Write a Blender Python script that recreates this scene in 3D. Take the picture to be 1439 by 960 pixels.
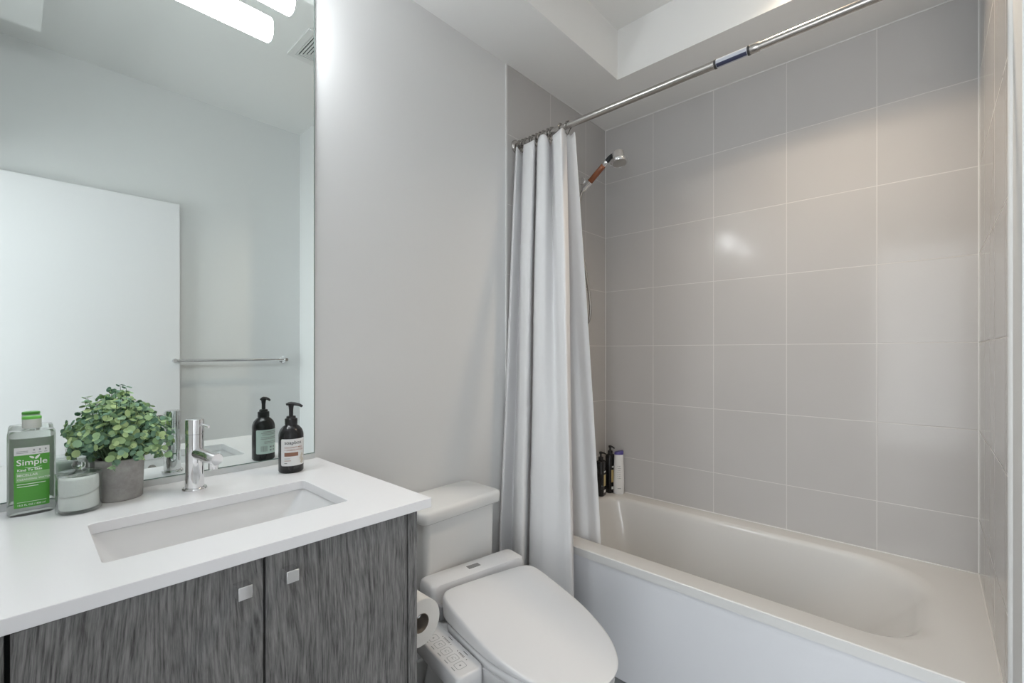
import bpy, bmesh, math, random
from math import sin, cos, pi, radians
from mathutils import Vector, Matrix, noise

random.seed(7)
S = bpy.context.scene
C = S.collection
for o in list(bpy.data.objects):
    bpy.data.objects.remove(o)

# ------------------------------------------------------------------ camera, light, exposure
CAMX, CAMZ = 1.3644, 1.215
cam = bpy.data.cameras.new('camera')
cam.sensor_width = 36.0
cam.lens = 636.9 / 1439 * 36.0
cam.shift_y = 14.84 / 1439
cam.clip_start = 0.02
camo = bpy.data.objects.new('camera', cam)
camo.location = (CAMX, 0.0, CAMZ)
camo.rotation_euler = (radians(90), 0, radians(42.67))
C.objects.link(camo)
S.camera = camo

W = bpy.data.worlds.new('world')
S.world = W
W.use_nodes = True
W.node_tree.nodes['Background'].inputs[0].default_value = (0.85, 0.9, 1.0, 1)
W.node_tree.nodes['Background'].inputs[1].default_value = 0.35

S.view_settings.view_transform = 'Standard'
S.view_settings.look = 'None'
S.view_settings.gamma = 1.0
S.view_settings.use_curve_mapping = False
S.view_settings.exposure = 0.68
S.cycles.use_denoising = True
S.cycles.max_bounces = 14
S.cycles.diffuse_bounces = 8
S.cycles.glossy_bounces = 6
S.cycles.transmission_bounces = 12
S.cycles.sample_clamp_indirect = 4.0

VANITY_EMIT = 34.0
HALL_WATTS = 56.0
SPOT_WATTS = 27.0


def lamp(name, kind, loc, watts, col, rot=(0, 0, 0), **kw):
    l = bpy.data.lights.new(name, kind)
    l.energy = watts
    l.color = col
    for k, v in kw.items():
        setattr(l, k, v)
    o = bpy.data.objects.new(name, l)
    o.location = loc
    o.rotation_euler = rot
    C.objects.link(o)
    return o


# added fill panel for hall daylight, and the recessed downlight in the raised ceiling
lamp('hall_daylight_fill', 'AREA', (1.35, -1.96, 1.30), HALL_WATTS, (0.93, 0.97, 1.0), (radians(90), 0, 0), shape='RECTANGLE', size=2.1, size_y=2.2)
lamp('downlight_lamp', 'SPOT', (1.12, 1.640, 2.685), SPOT_WATTS, (1.0, 0.80, 0.58), spot_size=radians(125),
     spot_blend=1.0, shadow_soft_size=0.03)


# ------------------------------------------------------------------ materials
def mat(name, col=(0.8, 0.8, 0.8), rough=0.5, metal=0.0, spec=0.5, trans=0.0, ior=1.45, emit=0.0, coat=0.0, sss=0.0):
    m = bpy.data.materials.new(name)
    m.use_nodes = True
    b = m.node_tree.nodes['Principled BSDF']
    b.inputs['Base Color'].default_value = (*col, 1)
    b.inputs['Roughness'].default_value = rough
    b.inputs['Metallic'].default_value = metal
    b.inputs['Specular IOR Level'].default_value = spec
    b.inputs['Transmission Weight'].default_value = trans
    b.inputs['IOR'].default_value = ior
    b.inputs['Coat Weight'].default_value = coat
    if emit:
        b.inputs['Emission Color'].default_value = (*col, 1)
        b.inputs['Emission Strength'].default_value = emit
    return m


class N:
    """tiny node helper"""
    def __init__(s, m):
        s.t = m.node_tree
        s.b = s.t.nodes['Principled BSDF']

    def n(s, t, **kw):
        x = s.t.nodes.new(t)
        for k, v in kw.items():
            setattr(x, k, v)
        return x

    def l(s, a, b):
        s.t.links.new(a, b)

    def math(s, op, a, b=None):
        x = s.n('ShaderNodeMath', operation=op)
        for i, v in enumerate((a, b)):
            if v is None:
                continue
            if isinstance(v, (int, float)):
                x.inputs[i].default_value = v
            else:
                s.l(v, x.inputs[i])
        return x.outputs[0]

    def mix(s, f, c1, c2):
        x = s.n('ShaderNodeMix', data_type='RGBA')
        for i, v in ((0, f), (6, c1), (7, c2)):
            if isinstance(v, (int, float)):
                x.inputs[i].default_value = v
            elif isinstance(v, tuple):
                x.inputs[i].default_value = (*v, 1)
            else:
                s.l(v, x.inputs[i])
        return x.outputs[2]

    def noise(s, scale, vec=None, detail=3.0, rough=0.5):
        x = s.n('ShaderNodeTexNoise')
        x.inputs['Scale'].default_value = scale
        x.inputs['Detail'].default_value = detail
        x.inputs['Roughness'].default_value = rough
        if vec is not None:
            s.l(vec, x.inputs['Vector'])
        return x.outputs[0]

    def obj(s, scale=(1, 1, 1)):
        tc = s.n('ShaderNodeTexCoord')
        mp = s.n('ShaderNodeMapping')
        mp.inputs['Scale'].default_value = scale
        s.l(tc.outputs['Object'], mp.inputs['Vector'])
        return mp.outputs[0]

    def bump(s, h, strength=0.2, dist=0.002):
        x = s.n('ShaderNodeBump')
        x.inputs['Strength'].default_value = strength
        x.inputs['Distance'].default_value = dist
        s.l(h, x.inputs['Height'])
        s.l(x.outputs[0], s.b.inputs['Normal'])

    def ramp(s, f, stops):
        x = s.n('ShaderNodeValToRGB')
        e = x.color_ramp.elements
        while len(e) < len(stops):
            e.new(0.5)
        for i, (p, c) in enumerate(stops):
            e[i].position = p
            e[i].color = (*c, 1)
        s.l(f, x.inputs[0])
        return x.outputs[0]


def paint(name, col, rough=0.55, bump=0.05):
    m = mat(name, col, rough, spec=0.3)
    k = N(m)
    k.bump(k.noise(180.0, k.obj(), 2.0), bump, 0.001)
    return m


PITCH = 0.307


def tile_mat(name, axis_u, off_u, off_v):
    m = mat(name, (0.42, 0.40, 0.39), 0.14, spec=0.23)
    k = N(m)
    tc = k.n('ShaderNodeTexCoord')
    sp = k.n('ShaderNodeSeparateXYZ')
    k.l(tc.outputs['Object'], sp.inputs[0])

    def edge(sock, off):
        a = k.math('DIVIDE', k.math('SUBTRACT', sock, off), PITCH)
        f = k.math('FRACT', k.math('ADD', a, 20.0))
        d = k.math('MINIMUM', f, k.math('SUBTRACT', 1.0, f))
        return k.math('MULTIPLY', d, PITCH)
    du = edge(sp.outputs[axis_u], off_u)
    dv = edge(sp.outputs[2], off_v)
    d = k.math('MINIMUM', du, dv)
    g = k.math('LESS_THAN', d, 0.0016)
    base = k.mix(k.noise(3.0, k.obj(), 2.0), (0.455, 0.443, 0.436), (0.495, 0.483, 0.476))
    k.l(k.mix(g, base, (0.60, 0.585, 0.57)), k.b.inputs['Base Color'])
    k.l(k.math('ADD', k.math('MULTIPLY', g, 0.5), 0.13), k.b.inputs['Roughness'])
    h = k.math('MINIMUM', k.math('MULTIPLY', d, 300.0), 1.0)
    k.bump(h, 0.35, 0.0012)
    return m


def wood_mat(name):
    m = mat(name, (0.1, 0.1, 0.1), 0.5, spec=0.35)
    k = N(m)
    big = k.noise(5.0, k.obj((1, 1, 0.25)), 2.0)
    v = k.obj((1, 1, 0.07))
    mv = k.n('ShaderNodeVectorMath', operation='ADD')
    k.l(v, mv.inputs[0])
    cx = k.n('ShaderNodeCombineXYZ')
    k.l(k.math('MULTIPLY', big, 0.10), cx.inputs[1])
    k.l(cx.outputs[0], mv.inputs[1])
    fine = k.noise(300.0, mv.outputs[0], 5.0, 0.62)
    mid = k.noise(70.0, mv.outputs[0], 4.0, 0.6)
    f = k.math('ADD', k.math('MULTIPLY', fine, 0.78), k.math('MULTIPLY', mid, 0.22))
    c = k.ramp(f, [(0.34, (0.060, 0.059, 0.058)), (0.47, (0.150, 0.148, 0.146)), (0.62, (0.25, 0.246, 0.242))])
    k.l(c, k.b.inputs['Base Color'])
    k.bump(fine, 0.25, 0.0008)
    return m


M = {}
M['wall'] = paint('wall_paint', (0.69, 0.695, 0.695))
M['ceil'] = paint('ceiling_paint', (0.80, 0.80, 0.79), 0.7)
M['door'] = paint('door_paint', (0.73, 0.725, 0.735), 0.4, 0.02)
M['trim'] = mat('white_trim', (0.72, 0.72, 0.71), 0.4)
M['tile_x'] = tile_mat('tile_far', 0, 0.2917, 1.2493)
M['tile_y'] = tile_mat('tile_side', 1, 1.753, 1.2493)
M['tile_edge'] = tile_mat('tile_edge', 1, 1.20, 1.2493)
M['wood'] = wood_mat('grey_wood_grain')
M['dark'] = mat('dark_gap', (0.01, 0.01, 0.01), 0.8)
M['quartz'] = mat('white_quartz', (0.85, 0.85, 0.87), 0.25)
M['porc'] = mat('white_porcelain', (0.74, 0.74, 0.745), 0.12)
M['tank'] = mat('tank_porcelain', (0.74, 0.74, 0.73), 0.13)
M['plastic'] = mat('white_plastic', (0.72, 0.72, 0.73), 0.28)
M['acrylic'] = mat('tub_acrylic', (0.645, 0.643, 0.635), 0.13)
M['apron'] = mat('daylit_acrylic', (0.68, 0.69, 0.72), 0.22)  # tub acrylic made lighter and bluer: daylight on the front painted in
M['chrome'] = mat('chrome', (0.82, 0.82, 0.83), 0.07, 1.0)
M['nickel'] = mat('brushed_nickel', (0.44, 0.42, 0.40), 0.27, 1.0)
M['ring_metal'] = mat('ring_metal', (0.30, 0.285, 0.27), 0.2, 1.0)
M['mirror'] = mat('mirror_silver', (0.795, 0.845, 0.825), 0.0, 1.0)
M['mirror_edge'] = mat('mirror_edge', (0.16, 0.22, 0.20), 0.2)
M['glass'] = mat('clear_glass', (0.97, 0.99, 0.98), 0.02, trans=1.0, ior=1.45)
# thin clear glass: lets light straight through, reflects at the rim
m = mat('clear_glass_thin', (1, 1, 1), 0.02)
k = N(m)
tp = k.n('ShaderNodeBsdfTransparent')
tp.inputs[0].default_value = (0.93, 0.95, 0.94, 1)
gs = k.n('ShaderNodeBsdfGlossy')
gs.inputs['Roughness'].default_value = 0.03
lw = k.n('ShaderNodeLayerWeight')
lw.inputs[0].default_value = 0.38
mx = k.n('ShaderNodeMixShader')
k.l(k.math('MULTIPLY', lw.outputs['Facing'], 0.55), mx.inputs[0])
k.l(tp.outputs[0], mx.inputs[1])
k.l(gs.outputs[0], mx.inputs[2])
k.l(mx.outputs[0], [n for n in k.t.nodes if n.type == 'OUTPUT_MATERIAL'][0].inputs[0])
M['thin_glass'] = m
M['pet'] = mat('clear_bottle', (0.90, 0.93, 0.90), 0.05, trans=0.88, ior=1.30)
M['black'] = mat('black_plastic', (0.012, 0.012, 0.013), 0.22)
M['black_matt'] = mat('black_pump', (0.018, 0.018, 0.019), 0.38)
M['label_white'] = mat('label_white', (0.74, 0.74, 0.74), 0.5)
M['label_mint'] = mat('label_mint', (0.66, 0.78, 0.74), 0.5)
M['label_brown'] = mat('label_brown', (0.24, 0.115, 0.075), 0.5)
M['ink'] = mat('ink', (0.05, 0.05, 0.055), 0.6)
M['ink_grey'] = mat('ink_grey', (0.32, 0.34, 0.34), 0.6)
M['ink_red'] = mat('ink_red', (0.33, 0.12, 0.07), 0.6)
M['ink_gold'] = mat('ink_gold', (0.50, 0.42, 0.25), 0.6)
M['green'] = mat('label_green', (0.085, 0.34, 0.045), 0.45)
M['green_pale'] = mat('label_pale_green', (0.27, 0.50, 0.22), 0.5)
M['green_cap'] = mat('green_cap', (0.15, 0.50, 0.08), 0.35)
M['cap_clear'] = mat('frosted_cap', (0.62, 0.64, 0.60), 0.35)
M['text_white'] = mat('text_white', (0.82, 0.84, 0.80), 0.5)
M['soil'] = mat('soil', (0.02, 0.017, 0.013), 0.9)
M['stem'] = mat('plant_stem', (0.07, 0.12, 0.06), 0.6)
M['blue'] = mat('sticker_blue', (0.03, 0.034, 0.07), 0.4)
M['purple'] = mat('purple_cap', (0.085, 0.07, 0.26), 0.35)
M['copper'] = mat('copper_handle', (0.23, 0.072, 0.028), 0.22, 0.35, coat=0.5)
M['paper'] = mat('tissue_paper', (0.78, 0.77, 0.745), 0.9)
M['card'] = mat('cardboard', (0.26, 0.23, 0.20), 0.9)
M['gold'] = mat('gold_label', (0.50, 0.40, 0.19), 0.4)
M['badge_grey'] = mat('badge_plastic', (0.22, 0.22, 0.22), 0.5)  # plain grey of the badge on the bidet unit
M['lamp'] = mat('lamp_diffuser', (0.94, 0.975, 1.0), 0.4, emit=VANITY_EMIT)
M['bulb'] = mat('downlight_bulb', (1.0, 0.84, 0.62), 0.4, emit=20.0)
M['cotton'] = mat('cotton', (0.86, 0.86, 0.85), 0.95)
M['floor'] = mat('floor_tile', (0.20, 0.20, 0.205), 0.4)
k = N(M['floor'])
bt = k.n('ShaderNodeTexBrick')
bt.offset = 0.5
bt.inputs['Scale'].default_value = 1.0
bt.inputs['Brick Width'].default_value = 0.61
bt.inputs['Row Height'].default_value = 0.305
bt.inputs['Mortar Size'].default_value = 0.003
bt.inputs['Color1'].default_value = (0.17, 0.175, 0.18, 1)
bt.inputs['Color2'].default_value = (0.20, 0.205, 0.21, 1)
bt.inputs['Mortar'].default_value = (0.36, 0.36, 0.36, 1)
k.l(k.obj(), bt.inputs['Vector'])
k.l(bt.outputs[0], k.b.inputs['Base Color'])
k = N(M['paper'])
k.bump(k.noise(260.0, k.obj(), 3.0), 0.3, 0.001)
k = N(M['cotton'])
k.bump(k.noise(320.0, k.obj(), 4.0), 0.5, 0.001)
# concrete pot
M['concrete'] = mat('concrete', (0.36, 0.345, 0.33), 0.85)
k = N(M['concrete'])
c = k.ramp(k.noise(38.0, k.obj(), 5.0, 0.65), [(0.30, (0.27, 0.258, 0.247)), (0.7, (0.42, 0.405, 0.39))])
k.l(c, k.b.inputs['Base Color'])
k.bump(k.noise(160.0, k.obj(), 4.0), 0.3, 0.001)
# leaves: every leaf its own green
M['leaf'] = mat('leaf', (0.2, 0.35, 0.18), 0.5, spec=0.35)
k = N(M['leaf'])
gi = k.n('ShaderNodeNewGeometry')
c = k.ramp(gi.outputs['Random Per Island'], [(0.0, (0.14, 0.27, 0.19)), (0.35, (0.25, 0.41, 0.28)),
                                             (0.65, (0.34, 0.50, 0.25)), (1.0, (0.52, 0.66, 0.32))])
k.l(c, k.b.inputs['Base Color'])
# curtain cloth: fine horizontal rib, a little light comes through
M['cloth'] = mat('curtain_cloth', (0.92, 0.92, 0.93), 0.85, spec=0.15)
k = N(M['cloth'])
k.bump(k.noise(330.0, k.obj((0.15, 0.15, 1.0)), 2.0), 0.25, 0.0008)
tr = k.n('ShaderNodeBsdfTranslucent')
tr.inputs[0].default_value = (0.80, 0.80, 0.80, 1)
mx = k.n('ShaderNodeMixShader')
mx.inputs[0].default_value = 0.28
out = [n for n in k.t.nodes if n.type == 'OUTPUT_MATERIAL'][0]
k.l(k.b.outputs[0], mx.inputs[1])
k.l(tr.outputs[0], mx.inputs[2])
k.l(mx.outputs[0], out.inputs[0])


# ------------------------------------------------------------------ mesh helpers
def link(name, bm, m, parent=None, smooth=False, bevel=0.0, seg=2, angle=40):
    me = bpy.data.meshes.new(name)
    bmesh.ops.recalc_face_normals(bm, faces=bm.faces[:])
    bm.to_mesh(me)
    bm.free()
    for mm in (m if isinstance(m, (list, tuple)) else [m]):
        me.materials.append(mm)
    o = bpy.data.objects.new(name, me)
    C.objects.link(o)
    if parent is not None:
        o.parent = parent
    if smooth:
        for p in me.polygons:
            p.use_smooth = True
        try:
            me.set_sharp_from_angle(angle=radians(angle))
        except Exception:
            pass
    if bevel:
        b = o.modifiers.new('bevel', 'BEVEL')
        b.width = bevel
        b.segments = seg
        b.limit_method = 'ANGLE'
        b.angle_limit = radians(40)
        b.harden_normals = False
        for p in me.polygons:
            p.use_smooth = True
        try:
            me.set_sharp_from_angle(angle=radians(60))
        except Exception:
            pass
    return o


def box(bm, x0, x1, y0, y1, z0, z1, M4=None):
    vs = [bm.verts.new((x, y, z)) for z in (z0, z1) for y in (y0, y1) for x in (x0, x1)]
    if M4 is not None:
        for v in vs:
            v.co = M4 @ v.co
    for f in ((0, 2, 3, 1), (4, 5, 7, 6), (0, 1, 5, 4), (2, 6, 7, 3), (0, 4, 6, 2), (1, 3, 7, 5)):
        bm.faces.new([vs[i] for i in f])
    return vs


def BOX(*a, **k):
    bm = bmesh.new()
    box(bm, *a, **k)
    return bm


def loft(bm, rings, cap0=True, cap1=True, closed=True):
    R = [[bm.verts.new(p) for p in r] for r in rings]
    n = len(R[0])
    for a, b in zip(R, R[1:]):
        for i in range(n if closed else n - 1):
            j = (i + 1) % n
            bm.faces.new((a[i], a[j], b[j], b[i]))
    if cap0:
        bm.faces.new(list(reversed(R[0])))
    if cap1:
        bm.faces.new(R[-1])
    return R


def frame(d):
    d = Vector(d).normalized()
    u = d.orthogonal().normalized()
    return u, d.cross(u), d


def lathe(bm, prof, n=40, o=(0, 0, 0), d=(0, 0, 1), sx=1.0, sy=1.0, cap0=True, cap1=True):
    if abs(Vector(d).normalized().z) > 0.999:
        u, v, w = Vector((1, 0, 0)), Vector((0, 1, 0)), Vector(d).normalized()
    else:
        u, v, w = frame(d)
    o = Vector(o)
    rings = [[o + u * (r * sx * cos(2 * pi * i / n)) + v * (r * sy * sin(2 * pi * i / n)) + w * z for i in range(n)]
             for r, z in prof]
    return loft(bm, rings, cap0, cap1)


def tube(bm, pts, r, n=12, caps=True):
    pts = [Vector(p) for p in pts]
    rings = []
    up = None
    for i, p in enumerate(pts):
        t = (pts[min(i + 1, len(pts) - 1)] - pts[max(i - 1, 0)]).normalized()
        if up is None:
            up = t.orthogonal().normalized()
        up = (up - t * up.dot(t)).normalized()
        v = t.cross(up)
        rr = r[i] if isinstance(r, (list, tuple)) else r
        rings.append([p + up * (rr * cos(2 * pi * k / n)) + v * (rr * sin(2 * pi * k / n)) for k in range(n)])
    return loft(bm, rings, caps, caps)


def catmull(P, n):
    """n samples along a Catmull-Rom curve through the tuples P"""
    out = []
    m = len(P) - 1
    for i in range(n):
        s = i / (n - 1) * m
        a = min(int(s), m - 1)
        t = s - a
        p = [P[max(a - 1, 0)], P[a], P[a + 1], P[min(a + 2, m)]]
        out.append(tuple(0.5 * (2 * q1 + (q2 - q0) * t + (2 * q0 - 5 * q1 + 4 * q2 - q3) * t * t
                                + (3 * q1 - q0 - 3 * q2 + q3) * t ** 3) for q0, q1, q2, q3 in zip(*p)))
    return out


def rrect(x0, x1, y0, y1, r, k=8):
    """rounded rectangle; r = one radius or (x0y0, x1y0, x1y1, x0y1)"""
    rs = r if isinstance(r, (list, tuple)) else [r] * 4
    cs = [(x0 + rs[0], y0 + rs[0], pi), (x1 - rs[1], y0 + rs[1], 1.5 * pi), (x1 - rs[2], y1 - rs[2], 0), (x0 + rs[3], y1 - rs[3], 0.5 * pi)]
    out = []
    for (cx, cy, a), rr in zip(cs, rs):
        for i in range(k + 1):
            t = a + 0.5 * pi * i / k
            out.append((cx + rr * cos(t), cy + rr * sin(t)))
    return out


def thing(name, label, cat, loc=(0, 0, 0), rz=0.0, group=None):
    o = bpy.data.objects.new(name, None)
    o.empty_display_size = 0.05
    o.location = loc
    o.rotation_euler = (0, 0, rz)
    C.objects.link(o)
    return tag(o, label, cat, group)


def tag(o, label, cat, group=None):
    o['label'] = label
    o['category'] = cat
    if group:
        o['group'] = group
    return o


def struct(name, bm, m, parent=None, **kw):
    o = link(name, bm, m, parent, **kw)
    if parent is None:
        o['kind'] = 'structure'
    return o


def copy_tree(o, parent=None):
    c = o.copy()
    C.objects.link(c)
    if parent is not None:
        c.parent = parent
    for ch in [x for x in bpy.data.objects if x.parent == o]:
        copy_tree(ch, c)
    return c


def text_geo(body, size, align='CENTER', bold=0.0, spacing=1.0):
    """flat filled letters as (verts, faces); x runs along the line, y up"""
    cu = bpy.data.curves.new('text', 'FONT')
    cu.body = body
    cu.size = size
    cu.align_x = align
    cu.offset = bold
    cu.space_character = spacing
    cu.resolution_u = 3
    o = bpy.data.objects.new('text', cu)
    C.objects.link(o)
    bpy.context.view_layer.update()
    dg = bpy.context.evaluated_depsgraph_get()
    me = bpy.data.meshes.new_from_object(o.evaluated_get(dg))
    vs = [tuple(v.co) for v in me.vertices]
    fs = [tuple(p.vertices) for p in me.polygons]
    bpy.data.objects.remove(o)
    bpy.data.curves.remove(cu)
    bpy.data.meshes.remove(me)
    return vs, fs


def put(bm, geo, fn):
    vs, fs = geo
    V = [bm.verts.new(fn(v[0], v[1])) for v in vs]
    for f in fs:
        try:
            bm.faces.new([V[i] for i in f])
        except ValueError:
            pass


def patch(bm, fn, u0, u1, v0, v1, nu=12, nv=2, r=0.0):
    """a rectangle of a label laid on a surface through fn(u, v)"""
    if r:
        pts = rrect(u0, u1, v0, v1, r, 4)
        # fan in columns so that it follows the surface
        us = sorted(set([round(p[0], 6) for p in pts] + [u0 + (u1 - u0) * i / nu for i in range(nu + 1)]))
        cols = []
        for u in us:
            d = max(u0 + r - u, u - (u1 - r), 0.0)
            e = r - math.sqrt(max(r * r - d * d, 0.0))
            cols.append([bm.verts.new(fn(u, v0 + e + (v1 - v0 - 2 * e) * j / nv)) for j in range(nv + 1)])
    else:
        cols = [[bm.verts.new(fn(u0 + (u1 - u0) * i / nu, v0 + (v1 - v0) * j / nv)) for j in range(nv + 1)] for i in range(nu + 1)]
    for a, b in zip(cols, cols[1:]):
        for j in range(nv):
            bm.faces.new((a[j], b[j], b[j + 1], a[j + 1]))


# ------------------------------------------------------------------ the room
YF, XR, XO = 2.2626, 1.491, 1.84          # far tiled wall, tub end wall, opposite wall
ZS, ZC = 2.477, 2.708                     # soffit, raised ceiling
YB = -0.25                                # wall with the doorway
YJ = 1.304                                # where the room narrows to the tub
struct('floor', BOX(-0.1, 2.7, -2.0, 2.40, -0.1, 0.0), M['floor'])
struct('wall_left', BOX(-0.1, 0.0, YB, 2.40, 0.0, 2.80), M['wall'])
struct('wall_far', BOX(0.0, XR + 0.004, YF, 2.40, 0.0, ZS + 0.1), M['tile_x'])
struct('wall_right', BOX(XR + 0.004, XO + 0.1, YJ, 2.40, 0.0, 2.80), M['wall'])
struct('wall_opposite', BOX(XO, XO + 0.1, YB, YJ, 0.0, 2.80), M['wall'])
bm = bmesh.new()
box(bm, -0.1, 1.03, YB - 0.11, YB, 0, 2.80)
box(bm, 1.03, 1.83, YB - 0.11, YB, 2.06, 2.80)
box(bm, 1.83, 1.94, YB - 0.11, YB, 0, 2.80)
struct('wall_back', bm, M['wall'])
struct('ceiling', BOX(-0.1, XO + 0.1, YB - 0.11, 2.40, ZC, ZC + 0.1), M['ceil'])
# lowered bands of the ceiling: along the mirror wall, over the tub, over the doorway
bm = bmesh.new()
box(bm, 0.0, 0.30, YB, YF, ZS, ZC)
box(bm, 0.30, XR + 0.004, 1.876, YF, ZS, ZC)
box(bm, 0.30, 1.228, YB, 0.056, ZS, ZC)
struct('ceiling_soffit', bm, M['ceil'])
# tile overlays
struct('wall_left_tile', BOX(0.0, 0.004, 1.441, YF, 0.0, ZS), M['tile_y'])
struct('wall_right_tile', BOX(XR, XR + 0.004, 1.562, YF, 0.0, ZS), M['tile_y'])
struct('trim_1', BOX(XR - 0.001, XR + 0.004, 1.455, 1.560, 0.0, ZS), M['tile_edge'])
bm = bmesh.new()
lathe(bm, [(0.008, 0), (0.008, ZS)], 12, (XR + 0.005, 1.447, 0))
struct('trim_2', bm, M['trim'], smooth=True)
struct('trim_3', BOX(0.0, 0.006, 1.4365, 1.4415, 0.0, ZS), M['trim'])
bm = bmesh.new()
box(bm, 0.004, XR, YF - 0.003, YF + 0.001, ZS - 0.003, ZS + 0.001)
box(bm, 0.003, 0.008, 1.44, YF, ZS - 0.003, ZS + 0.001)
box(bm, XR - 0.003, XR, 1.56, YF, ZS - 0.003, ZS + 0.001)
box(bm, 0.003, 0.007, YF - 0.003, YF, 0.44, ZS)
box(bm, XR - 0.003, XR, YF - 0.003, YF, 0.44, ZS)
box(bm, XR - 0.0035, XR, 1.502, YF, 0.4402, 0.4435)
box(bm, 0.004, XR, YF - 0.004, YF, 0.4402, 0.4435)
struct('trim_4', bm, M['trim'])
# doorway: casing, open door leaf, hall behind
bm = bmesh.new()
for y0, y1 in ((YB, YB + 0.012), (YB - 0.122, YB - 0.11)):
    box(bm, 0.955, 1.03, y0, y1, 0, 2.135)
    box(bm, 1.03, 1.83, y0, y1, 2.06, 2.135)
    if y0 < YB:
        box(bm, 1.83, 1.905, y0, y1, 0, 2.135)
struct('trim_5', bm, M['trim'], bevel=0.003)
door = struct('door_1', BOX(1.788, 1.826, -0.205, 0.616, 0.008, 2.055), M['door'], bevel=0.002)
bm = bmesh.new()
lathe(bm, [(0.026, 0), (0.026, 0.008), (0.010, 0.009), (0.010, 0.045)], 24, (1.788, 0.525, 0.84), (-1, 0, 0))
tube(bm, [(1.745, 0.525, 0.84), (1.745, 0.47, 0.84), (1.747, 0.41, 0.84)], 0.009, 12)
link('door_handle', bm, M['nickel'], door, smooth=True)
link('latch_plate', BOX(1.797, 1.817, 0.615, 0.6175, 0.855, 0.915), M['nickel'], door)
bm = bmesh.new()
box(bm, 0.15, 0.25, -2.0, YB - 0.11, 0, 2.5)
box(bm, 2.45, 2.55, -2.0, YB - 0.11, 0, 2.5)
box(bm, 0.15, 2.55, -2.1, -2.0, 0, 2.5)
struct('wall_hall', bm, M['wall'])
struct('ceiling_hall', BOX(0.15, 2.55, -2.1, YB - 0.11, 2.46, 2.56), M['ceil'])
bm = bmesh.new()
box(bm, XO - 0.014, XO, -0.10, YJ, 0, 0.10)
box(bm, XR + 0.004, XO - 0.014, YJ - 0.014, YJ, 0, 0.10)
struct('baseboard_opposite', bm, M['trim'], bevel=0.003)
struct('baseboard_left', BOX(0.0, 0.014, 0.60, 1.43, 0, 0.10), M['trim'], bevel=0.003)

# ------------------------------------------------------------------ bathtub
tub = thing('bathtub', 'white alcove bathtub with plain front panel, below the grey tiles', 'bathtub', (0, 0, 0))
bm = bmesh.new()
X0, X1, Y0, Y1, ZR = 0.006, 1.4902, 1.500, 2.2600, 0.440
K = 10


def tr_ring(x0, x1, y0, y1, r, z):
    return [(x, y, z) for x, y in rrect(x0, x1, y0, y1, r, K)]


rings = [tr_ring(X0, X1, Y0, Y1, 0.002, ZR - 0.032),
         tr_ring(X0, X1, Y0, Y1, 0.002, ZR - 0.003),
         tr_ring(X0 + 0.0005, X1 - 0.0005, Y0 + 0.003, Y1 - 0.001, 0.003, ZR)]
ix0, ix1, iy0, iy1 = 0.075, 1.375, 1.585, 2.185
for dd, dz, dr in ((0.0, 0.0, 0.0), (0.006, 0.002, 0.012), (0.013, 0.008, 0.030), (0.018, 0.018, 0.048)):
    rings.append(tr_ring(ix0 + dd, ix1 + 0.02 - dr, iy0 + dd, iy1 - dd, (0.10, 0.17, 0.21, 0.10), ZR - dz))
for i in range(1, 13):
    t = i / 12
    e = t ** 1.15
    rings.append(tr_ring(ix0 + 0.018 + 0.10 * e, ix1 - 0.028 - 0.30 * e, iy0 + 0.018 + 0.055 * e, iy1 - 0.018 - 0.055 * e,
                         (0.10, 0.17, 0.21, 0.10), ZR - 0.018 - 0.30 * t))
rings.append(tr_ring(ix0 + 0.15, ix1 - 0.36, iy0 + 0.11, iy1 - 0.11, 0.10, ZR - 0.345))
loft(bm, rings, False, True)
link('basin', bm, M['acrylic'], tub, smooth=True, angle=34)
link('apron', BOX(X0, X1, Y0 + 0.007, Y0 + 0.030, 0.0, ZR - 0.0325), M['apron'], tub, bevel=0.002)
bm = bmesh.new()
lathe(bm, [(0.030, 0), (0.030, 0.003), (0.022, 0.004)], 28, (0.35, 1.885, ZR - 0.3445))
link('drain', bm, M['chrome'], tub, smooth=True)
bm = bmesh.new()
lathe(bm, [(0.034, 0), (0.034, 0.006), (0.028, 0.009)], 28, (0.118, 1.885, 0.345), (1, 0, 0.3))
link('overflow_cover', bm, M['chrome'], tub, smooth=True)

# ------------------------------------------------------------------ vanity
ZT = 0.897
van = thing('vanity_cabinet', 'dark grey wood-grain vanity cabinet under the white countertop', 'cabinet', (0, 0, 0))
bm = bmesh.new()
XD = 0.548
for x0, x1, y0, y1, z0, z1 in ((0.003, 0.012, YB + 0.002, 0.560, 0.10, 0.865), (XD - 0.038, XD - 0.020, YB + 0.002, 0.560, 0.10, 0.872),
                               (0.012, XD - 0.038, YB + 0.002, YB + 0.02, 0.10, 0.872), (0.012, XD - 0.038, 0.543, 0.560, 0.10, 0.872),
                               (0.012, XD - 0.038, YB + 0.02, 0.543, 0.10, 0.118)):
    box(bm, x0, x1, y0, y1, z0, z1)
box(bm, 0.003, XD - 0.08, YB + 0.002, 0.560, 0.0, 0.10)
link('carcass', bm, M['dark'], van)
link('side_panel', BOX(0.003, XD, 0.5605, 0.5825, 0.0, ZT - 0.021), M['wood'], van, bevel=0.0008)


def cab_door(y0, y1, knob_y):
    d = link('door', BOX(XD - 0.019, XD, y0, y1, 0.105, ZT - 0.023), M['wood'], van, bevel=0.0008)
    if knob_y is not None:
        bm = bmesh.new()
        z = 0.836
        loft(bm, [[(XD + dx, knob_y + a * h_, z + b * h_) for a, b in ((-1, -1), (1, -1), (1, 1), (-1, 1))]
                  for dx, h_ in ((0.0, 0.0100), (0.024, 0.0104), (0.0268, 0.0106))])
        link('knob', bm, M['chrome'], d, bevel=0.0012)


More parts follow.
